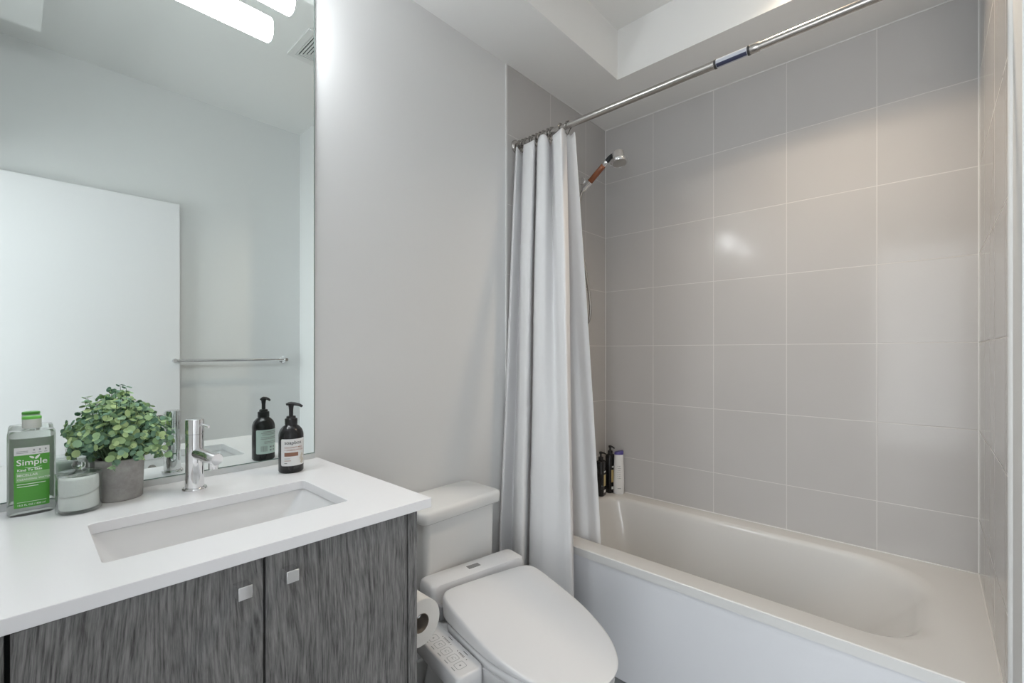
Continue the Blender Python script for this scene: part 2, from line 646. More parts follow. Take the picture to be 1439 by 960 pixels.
cab_door(-0.0085, 0.2745, 0.240)
cab_door(0.2785, 0.5565, 0.312)
cab_door(YB + 0.003, -0.0135, None)

top = thing('countertop', 'white quartz countertop with a rectangular sink cutout', 'countertop', (0, 0, 0))
sx0, sx1, sy0, sy1 = 0.222, 0.450, 0.084, 0.476
bm = bmesh.new()
k = 6
outer = []
R4 = 0.010
inner = rrect(sx0, sx1, sy0, sy1, R4, k)
orr = rrect(0.0005, 0.564, YB + 0.001, 0.609, 0.001, k)
# the front edge runs very slightly out of parallel, as fitted on site
orr = [((x - (0.609 - y) * 0.017) if x > 0.3 else x, y) for x, y in orr]
rings = [[(x, y, ZT) for x, y in inner], [(x, y, ZT) for x, y in orr], [(x, y, ZT - 0.0205) for x, y in orr], [(x, y, ZT - 0.0205) for x, y in inner],
         [(x, y, ZT) for x, y in inner]]
loft(bm, rings, False, False)
bmesh.ops.remove_doubles(bm, verts=bm.verts[:], dist=1e-6)
link('slab', bm, M['quartz'], top, bevel=0.0012)

sink = thing('undermount_sink', 'white rectangular undermount sink set into the countertop', 'sink', (0, 0, 0))
bm = bmesh.new()
zt = ZT - 0.021
rings = [[(x, y, zt - 0.012) for x, y in rrect(sx0 - 0.022, sx1 + 0.022, sy0 - 0.022, sy1 + 0.022, 0.02, k)],
         [(x, y, zt) for x, y in rrect(sx0 - 0.022, sx1 + 0.022, sy0 - 0.022, sy1 + 0.022, 0.02, k)],
         [(x, y, zt) for x, y in rrect(sx0 - 0.003, sx1 + 0.003, sy0 - 0.003, sy1 + 0.003, 0.012, k)],
         [(x, y, zt - 0.006) for x, y in rrect(sx0, sx1, sy0, sy1, 0.014, k)]]
for t in (0.25, 0.5, 0.75, 1.0):
    rings.append([(x, y, zt - 0.006 - 0.10 * t) for x, y in rrect(sx0 + 0.030 * t, sx1 - 0.025 * t, sy0 + 0.045 * t, sy1 - 0.075 * t, 0.014 + 0.03 * t, k)])
rings.append([(x, y, zt - 0.122) for x, y in rrect(sx0 + 0.055, sx1 - 0.05, sy0 + 0.075, sy1 - 0.105, 0.03, k)])
loft(bm, rings, False, True)
link('basin', bm, M['porc'], sink, smooth=True, angle=50)
bm = bmesh.new()
lathe(bm, [(0.022, 0), (0.022, 0.003), (0.014, 0.004)], 24, (0.338, 0.265, zt - 0.1215))
link('drain', bm, M['chrome'], sink, smooth=True)
bm = bmesh.new()
lathe(bm, [(0.011, 0.0), (0.011, 0.0035), (0.008, 0.0035), (0.007, 0.0005)], 24, (sx1 - 0.0065, 0.280, zt - 0.026), (-1, 0, 0.2))
link('overflow_hole', bm, M['nickel'], sink, smooth=True)

# ------------------------------------------------------------------ mirror and vanity light
mir = thing('wall_mirror', 'large frameless mirror on the left wall above the countertop', 'mirror', (0, 0, 0))
link('glass', BOX(0.0062, 0.0066, YB + 0.004, 0.5965, 0.9145, 2.44), M['mirror'], mir)
bm = bmesh.new()
box(bm, 0.0008, 0.0061, YB + 0.004, 0.599, 0.912, 2.4425)
link('edge', bm, M['mirror_edge'], mir)
link('channel', BOX(0.0008, 0.010, YB + 0.004, 0.598, ZT + 0.0005, 0.9118), mat('mirror_channel', (0.62, 0.64, 0.64), 0.35), mir)

vl = thing('vanity_light', 'white bar light mounted across the top of the mirror', 'lamp', (0.0, 0.185, 2.167))
bm = bmesh.new()
box(bm, 0.0068, 0.030, -0.06, 0.06, -0.055, 0.055)
link('wall_plate', bm, M['chrome'], vl, bevel=0.004)
link('crossbar', BOX(0.030, 0.060, -0.081, 0.081, -0.026, 0.026), M['chrome'], vl, bevel=0.003)
for s in (-1, 1):
    bm = bmesh.new()
    prof = []
    for i in range(40):
        a = 2 * pi * i / 40
        ca, sa = cos(a), sin(a)
        prof.append((0.085 + 0.026 * (abs(ca) ** 0.8) * (1 if ca > 0 else -1), 0.034 * (abs(sa) ** 0.8) * (1 if sa > 0 else -1)))
    rr = []
    for y, sc in ((0.083, 0.92), (0.086, 1.0), (0.3115, 1.0), (0.315, 0.97), (0.3175, 0.86), (0.3185, 0.55), (0.319, 0.15)):
        rr.append([(0.085 + (x - 0.085) * sc, s * y, z * sc) for x, z in prof])
    loft(bm, rr)
    link('diffuser', bm, M['lamp'], vl, smooth=True)
    bm = bmesh.new()
    loft(bm, [[(0.085 + (x - 0.085) * 1.04, s * y, z * 1.04) for x, z in prof] for y in (0.076, 0.0825)])
    link('collar', bm, M['chrome'], vl, smooth=True)

# ------------------------------------------------------------------ ceiling vent and downlight
vent = thing('exhaust_vent', 'square white slatted exhaust vent in the raised ceiling', 'vent', (0.875, 1.03, ZC))
bm = bmesh.new()
for a, b, z in ((0.130, 0.100, 0.008),):
    for x0, x1, y0, y1 in ((-a, a, -a, -b), (-a, a, b, a), (-a, -b, -b, b), (b, a, -b, b)):
        box(bm, x0, x1, y0, y1, -z, -0.0005)
link('frame', bm, M['trim'], vent)
link('duct_shade', BOX(-0.10, 0.10, -0.10, 0.10, -0.0018, -0.0004), M['dark'], vent)  # flat black sheet that paints in the dark behind the slats
for i in range(7):
    b = 0.098 - i * 0.0135
    bm = bmesh.new()
    a = b - 0.0068
    for x0, x1, y0, y1 in ((-b, b, -b, -a), (-b, b, a, b), (-b, -a, -a, a), (a, b, -a, a)):
        box(bm, x0, x1, y0, y1, -0.008, -0.003)
    link('slat', bm, M['trim'], vent)

dl = thing('downlight', 'round recessed downlight in the raised ceiling above the tub edge', 'lamp', (1.12, 1.640, ZC))
bm = bmesh.new()
lathe(bm, [(0.055, -0.004), (0.055, -0.0005), (0.042, -0.0005), (0.042, -0.004)], 36, cap0=False, cap1=False)
R = bm.verts[:]
link('trim_ring', bm, M['trim'], dl, smooth=True)
bm = bmesh.new()
lathe(bm, [(0.040, -0.003), (0.040, -0.0006)], 30)
link('lens', bm, M['bulb'], dl)

# ------------------------------------------------------------------ faucet
fa = thing('sink_faucet', 'chrome cylinder faucet with short round spout behind the sink', 'faucet', (0.120, 0.272, ZT), radians(17))
bm = bmesh.new()
lathe(bm, [(0.0235, 0.0), (0.0245, 0.002), (0.0245, 0.006), (0.0225, 0.0085), (0.019, 0.009)], 40)
link('base_ring', bm, M['chrome'], fa, smooth=True)
bm = bmesh.new()
lathe(bm, [(0.0188, 0.009), (0.0182, 0.05), (0.0180, 0.1285), (0.0172, 0.1285), (0.0172, 0.1300)], 48)
link('body', bm, M['chrome'], fa, smooth=True)
bm = bmesh.new()
lathe(bm, [(0.0182, 0.1305), (0.0182, 0.160), (0.0176, 0.1632), (0.0160, 0.1645)], 48)
h = link('handle', bm, M['chrome'], fa, smooth=True)
bm = bmesh.new()
tube(bm, [(0.0150, 0.004, 0.1525), (0.0260, 0.007, 0.1500), (0.0370, 0.010, 0.1470)], 0.0030, 12)
link('lever', bm, M['chrome'], h, smooth=True)
bm = bmesh.new()
tube(bm, [(0.008, 0, 0.087), (0.05, 0, 0.0825), (0.083, 0, 0.079), (0.0845, 0, 0.0789)], [0.0135, 0.0135, 0.0135, 0.0125], 36)
link('spout', bm, M['chrome'], fa, smooth=True)
bm = bmesh.new()
lathe(bm, [(0.0095, 0.0), (0.0095, -0.014), (0.007, -0.014)], 24, (0.070, 0, 0.071))
link('aerator', bm, M['chrome'], fa, smooth=True)

# ------------------------------------------------------------------ black soap bottle with pump
so = thing('soap_bottle', 'black pump soap bottle with white label near the mirror corner', 'bottle', (0.108, 0.491, ZT), radians(-7))
RB = 0.0305
body = [(RB - 0.003, 0.0), (RB, 0.004), (RB, 0.098), (RB - 0.0010, 0.104), (RB - 0.004, 0.112), (RB - 0.010, 0.1195), (0.0150, 0.1235), (0.0135, 0.126)]
bm = bmesh.new()
lathe(bm, body, 56)
link('body', bm, M['black'], so, smooth=True, angle=50)
bm = bmesh.new()
n = 48
rg = []
for r, z in ((0.0148, 0.1245), (0.0152, 0.1255), (0.0152, 0.1395), (0.0146, 0.141), (0.0118, 0.1413), (0.0112, 0.1465), (0.0095, 0.1475)):
    rg.append([((r + (0.0004 if i % 2 and 0.125 < z < 0.1399 else 0)) * cos(2 * pi * i / n), (r + (0.0004 if i % 2 and 0.125 < z < 0.1399 else 0)) * sin(2 * pi * i / n), z) for i in range(n)])
loft(bm, rg)
link('collar', bm, M['black_matt'], so, smooth=True)
bm = bmesh.new()
lathe(bm, [(0.0052, 0.147), (0.0052, 0.163), (0.0062, 0.172), (0.0078, 0.177), (0.0074, 0.1805)], 24)
A = radians(62)                                     # the nozzle points along the wall, towards the tub
d = Vector((cos(A), sin(A), 0))
q = [Vector((0, 0, 0.1775)) + d * a + Vector((0, 0, b)) for a, b in ((-0.012, 0.0005), (-0.006, 0.002), (0.0, 0.0025), (0.010, 0.0015), (0.020, -0.001), (0.026, -0.0045), (0.0275, -0.0065))]
tube(bm, q, [0.003, 0.0045, 0.0052, 0.0046, 0.0040, 0.0035, 0.003], 14)
link('pump', bm, M['black_matt'], so, smooth=True)


def on_body(u, v, e=0.00025, R=RB, a0=0.0):
    a = a0 + u / R
    return ((R + e) * cos(a), (R + e) * sin(a), v)


# the label wraps the front, the reverse one faces the mirror
bm = bmesh.new()
patch(bm, on_body, -0.034, 0.034, 0.020, 0.090, 40, 2, 0.004)
lab = link('label', bm, M['label_white'], so, smooth=True)
lab['label'] = 'white paper label'
e = 0.0005
f1 = lambda u, v: on_body(u, v, e)


def line(name, body, size, fn, u0, v0, m, parent, align='LEFT', bold=0.0):
    bm = bmesh.new()
    put(bm, text_geo(body, size, align, bold), lambda u, v: fn(u + u0, v + v0))
    return link(name, bm, m, parent)


line('lettering', 'soapbox', 0.0127, f1, -0.024, 0.0765, M['ink'], lab, 'LEFT', 0.00016)
line('lettering', 'COCONUT MILK', 0.0060, f1, -0.024, 0.0660, M['ink_red'], lab, 'LEFT', 0.00006)
line('lettering', '+ SANDALWOOD', 0.0060, f1, -0.024, 0.0595, M['ink_red'], lab, 'LEFT', 0.00006)
for u1, z, mm in ((-0.010, 0.0385, 'ink_grey'), (-0.008, 0.0330, 'ink_red'), (-0.017, 0.0265, 'ink')):   # print too small to read
    bm = bmesh.new()
    patch(bm, f1, -0.024, u1, z, z + 0.0013, 8, 1)
    link('fine_print', bm, M[mm], lab)
bm = bmesh.new()
patch(bm, f1, -0.024, 0.010, 0.0450, 0.0550, 16, 1)
bar = link('colour_band', bm, M['label_brown'], lab)
bm = bmesh.new()
for cx, cy in ((0.022, 0.046), (0.018, 0.038), (0.025, 0.033), (0.021, 0.028)):
    for i in range(5):
        a = 2 * pi * i / 5 + cx * 90
        pts = [(cx + 0.0008 * cos(a + 1.5), cy + 0.0008 * sin(a + 1.5)), (cx + 0.004 * cos(a - 0.25), cy + 0.004 * sin(a - 0.25)),
               (cx + 0.0052 * cos(a), cy + 0.0052 * sin(a)), (cx + 0.004 * cos(a + 0.25), cy + 0.004 * sin(a + 0.25))]
        bm.faces.new([bm.verts.new(f1(*p)) for p in pts])
link('flower_print', bm, M['ink_gold'], lab)
bm = bmesh.new()
fb = lambda u, v: on_body(u, v, 0.00025, RB, pi)
patch(bm, fb, -0.034, 0.034, 0.020, 0.090, 40, 2, 0.004)
bl = link('back_label', bm, M['label_mint'], so, smooth=True)
bl['label'] = 'pale mint back label'
fb2 = lambda u, v: on_body(u, v, 0.0005, RB, pi)
bm = bmesh.new()
rnd = random.Random(3)
for i in range(9):
    z = 0.0845 - i * 0.0042
    if i in (3, 6):
        continue
    patch(bm, fb2, -0.029, -0.029 + rnd.uniform(0.040, 0.056), z - 0.0007, z + 0.0006, 16, 1)
x = 0.004
while x < 0.022:
    w = rnd.uniform(0.0004, 0.0014)
    patch(bm, fb2, x, x + w, 0.027, 0.043, 1, 1)
    x += w + rnd.uniform(0.0005, 0.0012)
for cx in (-0.006, -0.016):
    for cy in (0.039, 0.030):
        patch(bm, fb2, cx - 0.003, cx + 0.003, cy - 0.0025, cy + 0.0025, 3, 1, 0.0012)
link('fine_print', bm, M['ink_grey'], bl)

# ------------------------------------------------------------------ clear cleanser bottle, green label
sb = thing('cleanser_bottle', 'tall clear cleanser bottle with bright green label and green cap', 'bottle', (0.056, 0.0155, ZT), radians(2))
HW, HD = 0.0335, 0.0185


def oval(sc, z, ex=2.7, n=56):
    out = []
    for i in range(n):
        a = 2 * pi * i / n
        ca, sa = cos(a), sin(a)
        out.append((HD * sc * abs(ca) ** (2 / ex) * (1 if ca >= 0 else -1), HW * sc * abs(sa) ** (2 / ex) * (1 if sa >= 0 else -1), z))
    return out


bm = bmesh.new()
loft(bm, [oval(0.94, 0.0), oval(1.0, 0.004), oval(1.0, 0.1540), oval(0.985, 0.1600), oval(0.93, 0.1640)])
lathe(bm, [(0.0105, 0.1642), (0.0105, 0.1680)], 28)
link('body', bm, M['pet'], sb, smooth=True, angle=50)
bm = bmesh.new()
lathe(bm, [(0.0132, 0.1682), (0.0136, 0.170), (0.0136, 0.1875), (0.0130, 0.1895)], 36)
cap = link('cap', bm, M['cap_clear'], sb, smooth=True)
bm = bmesh.new()
lathe(bm, [(0.0138, 0.1862), (0.0138, 0.1900), (0.0128, 0.1915), (0.004, 0.1920)], 36)
o = link('cap_top', bm, M['green_cap'], cap, smooth=True)
o['label'] = 'bright green cap top'


def on_face(u, v, e=0.0003):
    t = min(abs(u) / HW, 0.999)
    return ((HD + e) * (1 - t ** 2.7) ** (1 / 2.7), u, v)


bm = bmesh.new()
patch(bm, on_face, -0.0245, 0.0235, 0.0165, 0.1330, 24, 2)
gl = link('label', bm, M['green'], sb, smooth=True)
gl['label'] = 'bright green front label'
ff = lambda u, v: on_face(u, v, 0.0006)
f3 = lambda u, v: on_face(u, v, 0.0009)
bm = bmesh.new()
patch(bm, ff, -0.0245, 0.0235, 0.1180, 0.1330, 20, 1)
link('white_band', bm, M['label_white'], gl)
bm = bmesh.new()
patch(bm, ff, -0.0220, 0.0235, 0.0660, 0.0850, 20, 1)
link('pale_band', bm, M['green_pale'], gl)
line('lettering', 'Simple', 0.0160, f3, -0.0005, 0.0985, M['text_white'], gl, 'CENTER', 0.00018)
line('lettering', 'Kind To Skin', 0.0064, f3, -0.0205, 0.0870, M['text_white'], gl, 'LEFT', 0.0002)
line('lettering', 'MICELLAR', 0.0062, f3, -0.0205, 0.0770, M['text_white'], gl, 'LEFT', 0.00006)
line('lettering', 'CLEANSING WATER', 0.0050, f3, -0.0205, 0.0695, M['text_white'], gl, 'LEFT', 0.00006)
for u1, z in ((0.018, 0.0612), (0.008, 0.0567)):        # print too small to read
    bm = bmesh.new()
    patch(bm, f3, -0.0205, u1, z, z + 0.0012, 12, 1)
    link('fine_print', bm, M['text_white'], gl)
line('lettering', '13.5 FL OZ / 400 ml', 0.0046, f3, -0.0205, 0.0200, M['text_white'], gl, 'LEFT', 0.00006)
bm = bmesh.new()
patch(bm, f3, -0.0205, 0.0190, 0.0268, 0.0275, 14, 1)
link('rule_line', bm, M['text_white'], gl)
bm = bmesh.new()
for s in (-1, 1):                                   # two small leaves above the name
    cx, cy, a = 0.003 + s * 0.0040, 0.1130, (0.9 if s > 0 else pi - 0.6)
    L = 0.0052 if s > 0 else 0.0040
    ring = []
    for i in range(12):
        t = 2 * pi * i / 12
        lx, ly = L * cos(t), 0.0019 * sin(t) * (1 - 0.35 * cos(t))
        ring.append(bm.verts.new(f3(cx + lx * cos(a) - ly * sin(a), cy + lx * sin(a) + ly * cos(a))))
    bm.faces.new(ring)
link('leaf_emblem', bm, M['text_white'], gl)
bm = bmesh.new()
cols = []
for i in range(15):                                 # the smile under the name
    t = i / 14
    u = -0.011 + 0.024 * t
    y = 0.0945 - 0.0025 * sin(pi * t)
    w = 0.0005 * sin(pi * t) + 0.0001
    cols.append((bm.verts.new(f3(u, y - w)), bm.verts.new(f3(u, y + w))))
for a, b in zip(cols, cols[1:]):
    bm.faces.new((a[0], b[0], b[1], a[1]))
link('smile_line', bm, M['text_white'], gl)
bm = bmesh.new()
for z in (0.1220, 0.1250):
    patch(bm, f3, -0.0215, -0.0060, z, z + 0.0011, 6, 1)
for u in (0.002, 0.010, 0.018):
    patch(bm, f3, u - 0.0022, u + 0.0022, 0.1210, 0.1222, 3, 1)
    patch(bm, f3, u - 0.0012, u + 0.0012, 0.1250, 0.1285, 3, 1)
link('fine_print', bm, M['ink_grey'], gl)

# ------------------------------------------------------------------ glass jar with cotton
JX, JY = 0.108, 0.0800
jar = thing('glass_jar', 'small round clear glass jar with ball-knob lid beside the green bottle', 'jar', (JX, JY, ZT))
bm = bmesh.new()
RJ = 0.0345
lathe(bm, [(RJ - 0.003, 0.0), (RJ, 0.003), (RJ, 0.074), (RJ - 0.0022, 0.074), (RJ - 0.0022, 0.0055), (RJ - 0.005, 0.004)], 56)
link('body', bm, M['thin_glass'], jar, smooth=True, angle=50)
bm = bmesh.new()
lathe(bm, [(RJ - 0.004, 0.0725), (RJ - 0.004, 0.0745), (RJ + 0.0003, 0.0746), (RJ + 0.0006, 0.0775), (RJ - 0.002, 0.0790), (0.008, 0.0805), (0.0055, 0.0820)], 56)
lid = link('lid', bm, M['thin_glass'], jar, smooth=True, angle=50)
bm = bmesh.new()
lathe(bm, [(0.0105 * sin(pi * i / 16) if 0 < i < 16 else 0.0006, 0.0922 - 0.0105 * cos(pi * i / 16)) for i in range(17)], 32)
link('knob', bm, M['glass'], lid, smooth=True)


def cotton(name, zb, zt_, wave0, wave1, label):
    t = thing(name, label, 'cotton wad', (JX, JY, ZT + zb), 0, 'cotton wads in the jar')
    bm = bmesh.new()
    n, rad = 48, 0.0298
    H = zt_ - zb
    rg = []
    for fr, fz in ((0.0, 0), (0.6, 0), (0.95, 0.0), (1.0, 0.08), (1.01, 0.5), (1.0, 0.92), (0.95, 1.0), (0.6, 1.0), (0.0, 1.0)):
        ring = []
        for i in range(n):
            a = 2 * pi * i / n
            wv = (wave1 * fz + wave0 * (1 - fz)) * sin(a * 1.0 - 0.6) * min(1, fr + 0.2)
            r = max(fr, 0.01) * rad * (1 + 0.015 * sin(5 * a + fz * 4))
            ring.append((r * cos(a), r * sin(a), H * fz + wv))
        rg.append(ring)
    loft(bm, rg)
    link('wad', bm, M['cotton'], t, smooth=True, angle=80)
    return t


cotton('cotton_wad', 0.0070, 0.0370, 0.0, 0.0045, 'lower white cotton wad inside the glass jar')
cotton('cotton_wad', 0.0385, 0.0690, 0.0045, 0.0, 'upper white cotton wad inside the glass jar')

# ------------------------------------------------------------------ potted plant
pl = thing('potted_plant', 'bushy small-leaved green plant in a grey concrete pot', 'plant', (0.062, 0.1480, ZT))
bm = bmesh.new()
RP = 0.0400
lathe(bm, [(RP - 0.003, 0.0), (RP - 0.001, 0.002), (RP + 0.0015, 0.087), (RP - 0.0025, 0.088), (RP - 0.003, 0.072), (0.002, 0.070)], 56)
link('pot', bm, M['concrete'], pl, smooth=True, angle=50)
bm = bmesh.new()
lathe(bm, [(RP - 0.004, 0.070), (RP - 0.004, 0.076), (0.02, 0.079), (0.002, 0.080)], 32)
link('soil', bm, M['soil'], pl, smooth=True)
bs, bl_ = bmesh.new(), bmesh.new()
rnd = random.Random(11)


def leaf(bm, p, nrm, r):
    nrm = nrm.normalized()
    u = nrm.orthogonal().normalized()
    a0 = rnd.uniform(0, 6.28)
    u = Matrix.Rotation(a0, 3, nrm) @ u
    v = nrm.cross(u)
    c = bm.verts.new(p)
    ring = []
    for i in range(9):
        a = 2 * pi * i / 9
        rr = r * (1.0 + 0.12 * cos(a))
        ring.append(bm.verts.new(p + u * (rr * cos(a)) + v * (rr * 0.88 * sin(a)) + nrm * (0.18 * r)))
    for i in range(9):
        bm.faces.new((c, ring[i], ring[(i + 1) % 9]))


def blocked(p):
    """keep the leaves clear of the jar and the bottle beside the pot"""
    wx, wy, wz = 0.062 + p.x, 0.1480 + p.y, p.z
    return (math.hypot(wx - JX, wy - JY) < 0.046 and wz < 0.116) or (wy < 0.060 and wx > 0.030) or wx < 0.013


NS = 104
for i in range(NS):
    ga = i * 2.39996
    el = math.acos(1 - (i + 0.5) / NS * 1.10)
    r0 = 0.026 * math.sqrt(rnd.random())
    base = Vector((r0 * cos(ga), r0 * sin(ga), 0.078))
    L = rnd.uniform(0.74, 1.06)
    hgt = 0.134 * cos(el) ** 1.1 if cos(el) > 0 else 0.30 * cos(el)
    end = Vector((sin(el) * cos(ga) * 0.074 * L, sin(el) * sin(ga) * 0.094 * L, 0.100 + hgt * L))
    end.x = max(min(end.x, 0.078), -0.042)
    mid = base.lerp(end, 0.5) + Vector((0, 0, 0.020 * sin(el)))
    pts = [Vector(p) for p in catmull([tuple(base), tuple(mid), tuple(end)], 8)]
    if blocked(pts[-1]):
        continue
    tube(bs, pts, [0.0011 - 0.0007 * j / 7 for j in range(8)], 5)
    for j in range(3, 8):
        t = (pts[j] - pts[j - 1]).normalized()
        sd = t.orthogonal().normalized()
        sd = Matrix.Rotation(j * 1.57 + ga, 3, t) @ sd
        for s in (-1, 1):
            rad = rnd.uniform(0.0055, 0.0088) * (1.0 if j < 7 else 0.8)
            p = pts[j] + sd * (s * rad * 1.0)
            if blocked(p):
                continue
            nr = t * 0.7 + sd * (s * -0.35) + Vector((rnd.uniform(-.5, 1.1), rnd.uniform(-.9, .7), rnd.uniform(-.5, .9)))
            leaf(bl_, p, nr, rad)
    leaf(bl_, pts[-1] + Vector((0, 0, 0.001)), (pts[-1] - pts[-2]) + Vector((0, 0, 0.002)), 0.006)
link('stems', bs, M['stem'], pl, smooth=True)
link('foliage', bl_, M['leaf'], pl, smooth=True, angle=80)

# ------------------------------------------------------------------ toilet with washing seat
TY = 1.025
to = thing('toilet', 'white two-piece toilet with closed bidet lid beside the vanity', 'toilet', (0, 0, 0))


def rbox_rings(x0, x1, y0, y1, zs, r):
    """zs: list of (z, inset)"""
    return [[(x, y, z) for x, y in rrect(x0 + i, x1 - i, y0 + i, y1 - i, max(r - i, 0.002), 8)] for z, i in zs]


bm = bmesh.new()
loft(bm, rbox_rings(0.012, 0.192, TY - 0.155, TY + 0.157, [(0.395, 0.03), (0.41, 0.012), (0.46, 0.004), (0.668, 0.0)], 0.022))
link('tank', bm, M['tank'], to, smooth=True, angle=50)
bm = bmesh.new()
loft(bm, rbox_rings(0.006, 0.213, TY - 0.180, TY + 0.178, [(0.6685, 0.008), (0.674, 0.001), (0.700, 0.0), (0.707, 0.004), (0.711, 0.012)], 0.030))
link('tank_lid', bm, M['tank'], to, smooth=True, angle=60)

AX = radians(-9.5)
OX, OY = 0.322, 1.012


def T(t, w, z):
    """along the seat axis t, to its left w"""
    return (OX + t * cos(AX) - w * sin(AX), OY + t * sin(AX) + w * cos(AX), z)


def egg(L, hw, back, sc=1.0, n=72, flat=0.0):
    """outline of a seat: squared at the hinge (t = back), rounded at the tip (t = L)"""
    pts = []
    for i in range(n):
        a = 2 * pi * i / n
        ca, sa = cos(a), sin(a)
        t0 = back + (L - back) * 0.36
        if ca >= 0:
            t = t0 + (L - t0) * ca ** 0.92
            w = hw * abs(sa) ** 0.86 * (1 if sa >= 0 else -1)
        else:
            t = t0 - (t0 - back) * abs(ca) ** 0.22
            w = hw * (abs(sa) ** 0.22 if abs(sa) > 0 else 0) * (1 if sa >= 0 else -1)
            w *= 1.0 - 0.02 * abs(ca)
        pts.append((t0 + (t - t0) * sc, w * sc))
    return pts


LZ0, LSL = 0.503, 0.15
lidz = lambda t: LZ0 - LSL * t


def lid_ring(sc, f, dz=0.0, L=0.487, hw=0.176):
    out = []
    for t, w in egg(L, hw, 0.0, sc):
        zt_ = lidz(t) - 0.10 * w * w
        zb = 0.438 - 0.02 * t
        out.append(T(t + 0.07 * w * (1 - min(1, max(0, t / 0.3))), w, zb + (zt_ - zb) * f + dz))
    return out


bm = bmesh.new()
loft(bm, [lid_ring(0.965, 0.0), lid_ring(0.985, 0.02), lid_ring(0.997, 0.55), lid_ring(0.995, 0.82), lid_ring(0.98, 0.96), lid_ring(0.955, 1.0), lid_ring(0.6, 1.0, 0.001), lid_ring(0.2, 1.0, 0.0015)])
link('seat_lid', bm, M['plastic'], to, smooth=True, angle=60)
bm = bmesh.new()
loft(bm, [[T(t, w, z) for t, w in egg(0.480, 0.173, 0.01, sc)] for sc, z in ((0.97, 0.404), (0.99, 0.408), (0.99, 0.424), (0.975, 0.4275))])
link('seat', bm, M['plastic'], to, smooth=True, angle=60)
bm = bmesh.new()
loft(bm, [[(x, y, z) for x, y, _ in [T(a, b + 0.0, 0) for a, b in rrect(-0.118 + i, -0.025 - i * 0.3, -0.183 + i, 0.180 - i, 0.02, 8)]] for z, i in
          ((0.404, 0.006), (0.41, 0.0), (0.485, 0.0), (0.4985, 0.003), (0.5045, 0.010))])
un = link('bidet_unit', bm, M['plastic'], to, smooth=True, angle=60)
bm = bmesh.new()
box(bm, -0.082, -0.062, -0.022, 0.022, 0.5045, 0.5057)
for v in bm.verts:
    v.co = Vector(T(v.co.x, v.co.y - 0.004, v.co.z))
bd = link('badge', bm, M['badge_grey'], un)
bm = bmesh.new()
box(bm, -0.027, -0.003, -0.165, 0.165, 0.41, 0.452)
for v in bm.verts:
    v.co = Vector(T(v.co.x, v.co.y, v.co.z))
link('hinge_bar', bm, mat('hinge_shade_grey', (0.30, 0.30, 0.31), 0.4), un, bevel=0.002)  # bar coloured darker to paint the shade in the groove behind the lid
# bowl and foot
bm = bmesh.new()


def bowl_ring(L, hw, back, z):
    return [T(t, w, z) for t, w in egg(L, hw, back, 1.0)]


loft(bm, [bowl_ring(0.20, 0.120, -0.25, 0.0), bowl_ring(0.21, 0.115, -0.25, 0.04), bowl_ring(0.24, 0.10, -0.24, 0.14), bowl_ring(0.33, 0.125, -0.23, 0.24),
          bowl_ring(0.44, 0.165, -0.22, 0.33), bowl_ring(0.478, 0.180, -0.20, 0.38), bowl_ring(0.482, 0.181, -0.20, 0.398), bowl_ring(0.470, 0.172, -0.19, 0.4025)])
link('bowl', bm, M['porc'], to, smooth=True, angle=60)
# control panel: an arm along the near side of the seat
PA = Vector((0.300, 0.787, 0)) ; PB = Vector((0.520, 0.758, 0))
pdv = (PB - PA).normalized()
pnv = Vector((-pdv.y, pdv.x, 0))
PL = (PB - PA).length


def P(t, w, z):
    q_ = PA + pdv * t + pnv * w
    return (q_.x, q_.y, z - 0.035 * t)


PZ = 0.424
bm = bmesh.new()
loft(bm, [[P(t, w, z) for t, w in rrect(-0.06 + i, PL + 0.004 - i, -0.036 + i, 0.044 - i, 0.014, 8)] for z, i in
          ((PZ - 0.052, 0.006), (PZ - 0.045, 0.0), (PZ - 0.006, 0.0), (PZ - 0.0015, 0.0015), (PZ, 0.005))])
pn = link('control_panel', bm, M['plastic'], to, smooth=True, angle=60)
zb = PZ + 0.0004
for i in range(5):
    t0 = 0.054 + i * 0.0335
    bm = bmesh.new()
    a = rrect(t0 - 0.0125, t0 + 0.0125, -0.018, 0.010, 0.005, 4)
    b = rrect(t0 - 0.0112, t0 + 0.0112, -0.0167, 0.0087, 0.004, 4)
    R0 = [bm.verts.new(P(x, y, zb)) for x, y in a]
    R1 = [bm.verts.new(P(x, y, zb)) for x, y in b]
    for j in range(len(a)):
        bm.faces.new((R0[j], R0[(j + 1) % len(a)], R1[(j + 1) % len(a)], R1[j]))
    mk = [(0.0, -0.004, 0.0025, 0.0025)] if i in (0, 4) else [(-0.003, -0.004, 0.0008, 0.004), (0.002, -0.006, 0.003, 0.0007), (0.003, 0.001, 0.004, 0.0006)]
    for cx, cy, w, h_ in mk:
        bm.faces.new([bm.verts.new(P(t0 + cx + sx * w, cy + sy * h_, zb)) for sx, sy in ((-1, -1), (1, -1), (1, 1), (-1, 1))])
    bm.faces.new([bm.verts.new(P(t0 + sx * 0.008, -0.0255 + sy * 0.0012, zb)) for sx, sy in ((-1, -1), (1, -1), (1, 1), (-1, 1))])
    link('button', bm, M['ink_grey'], pn)
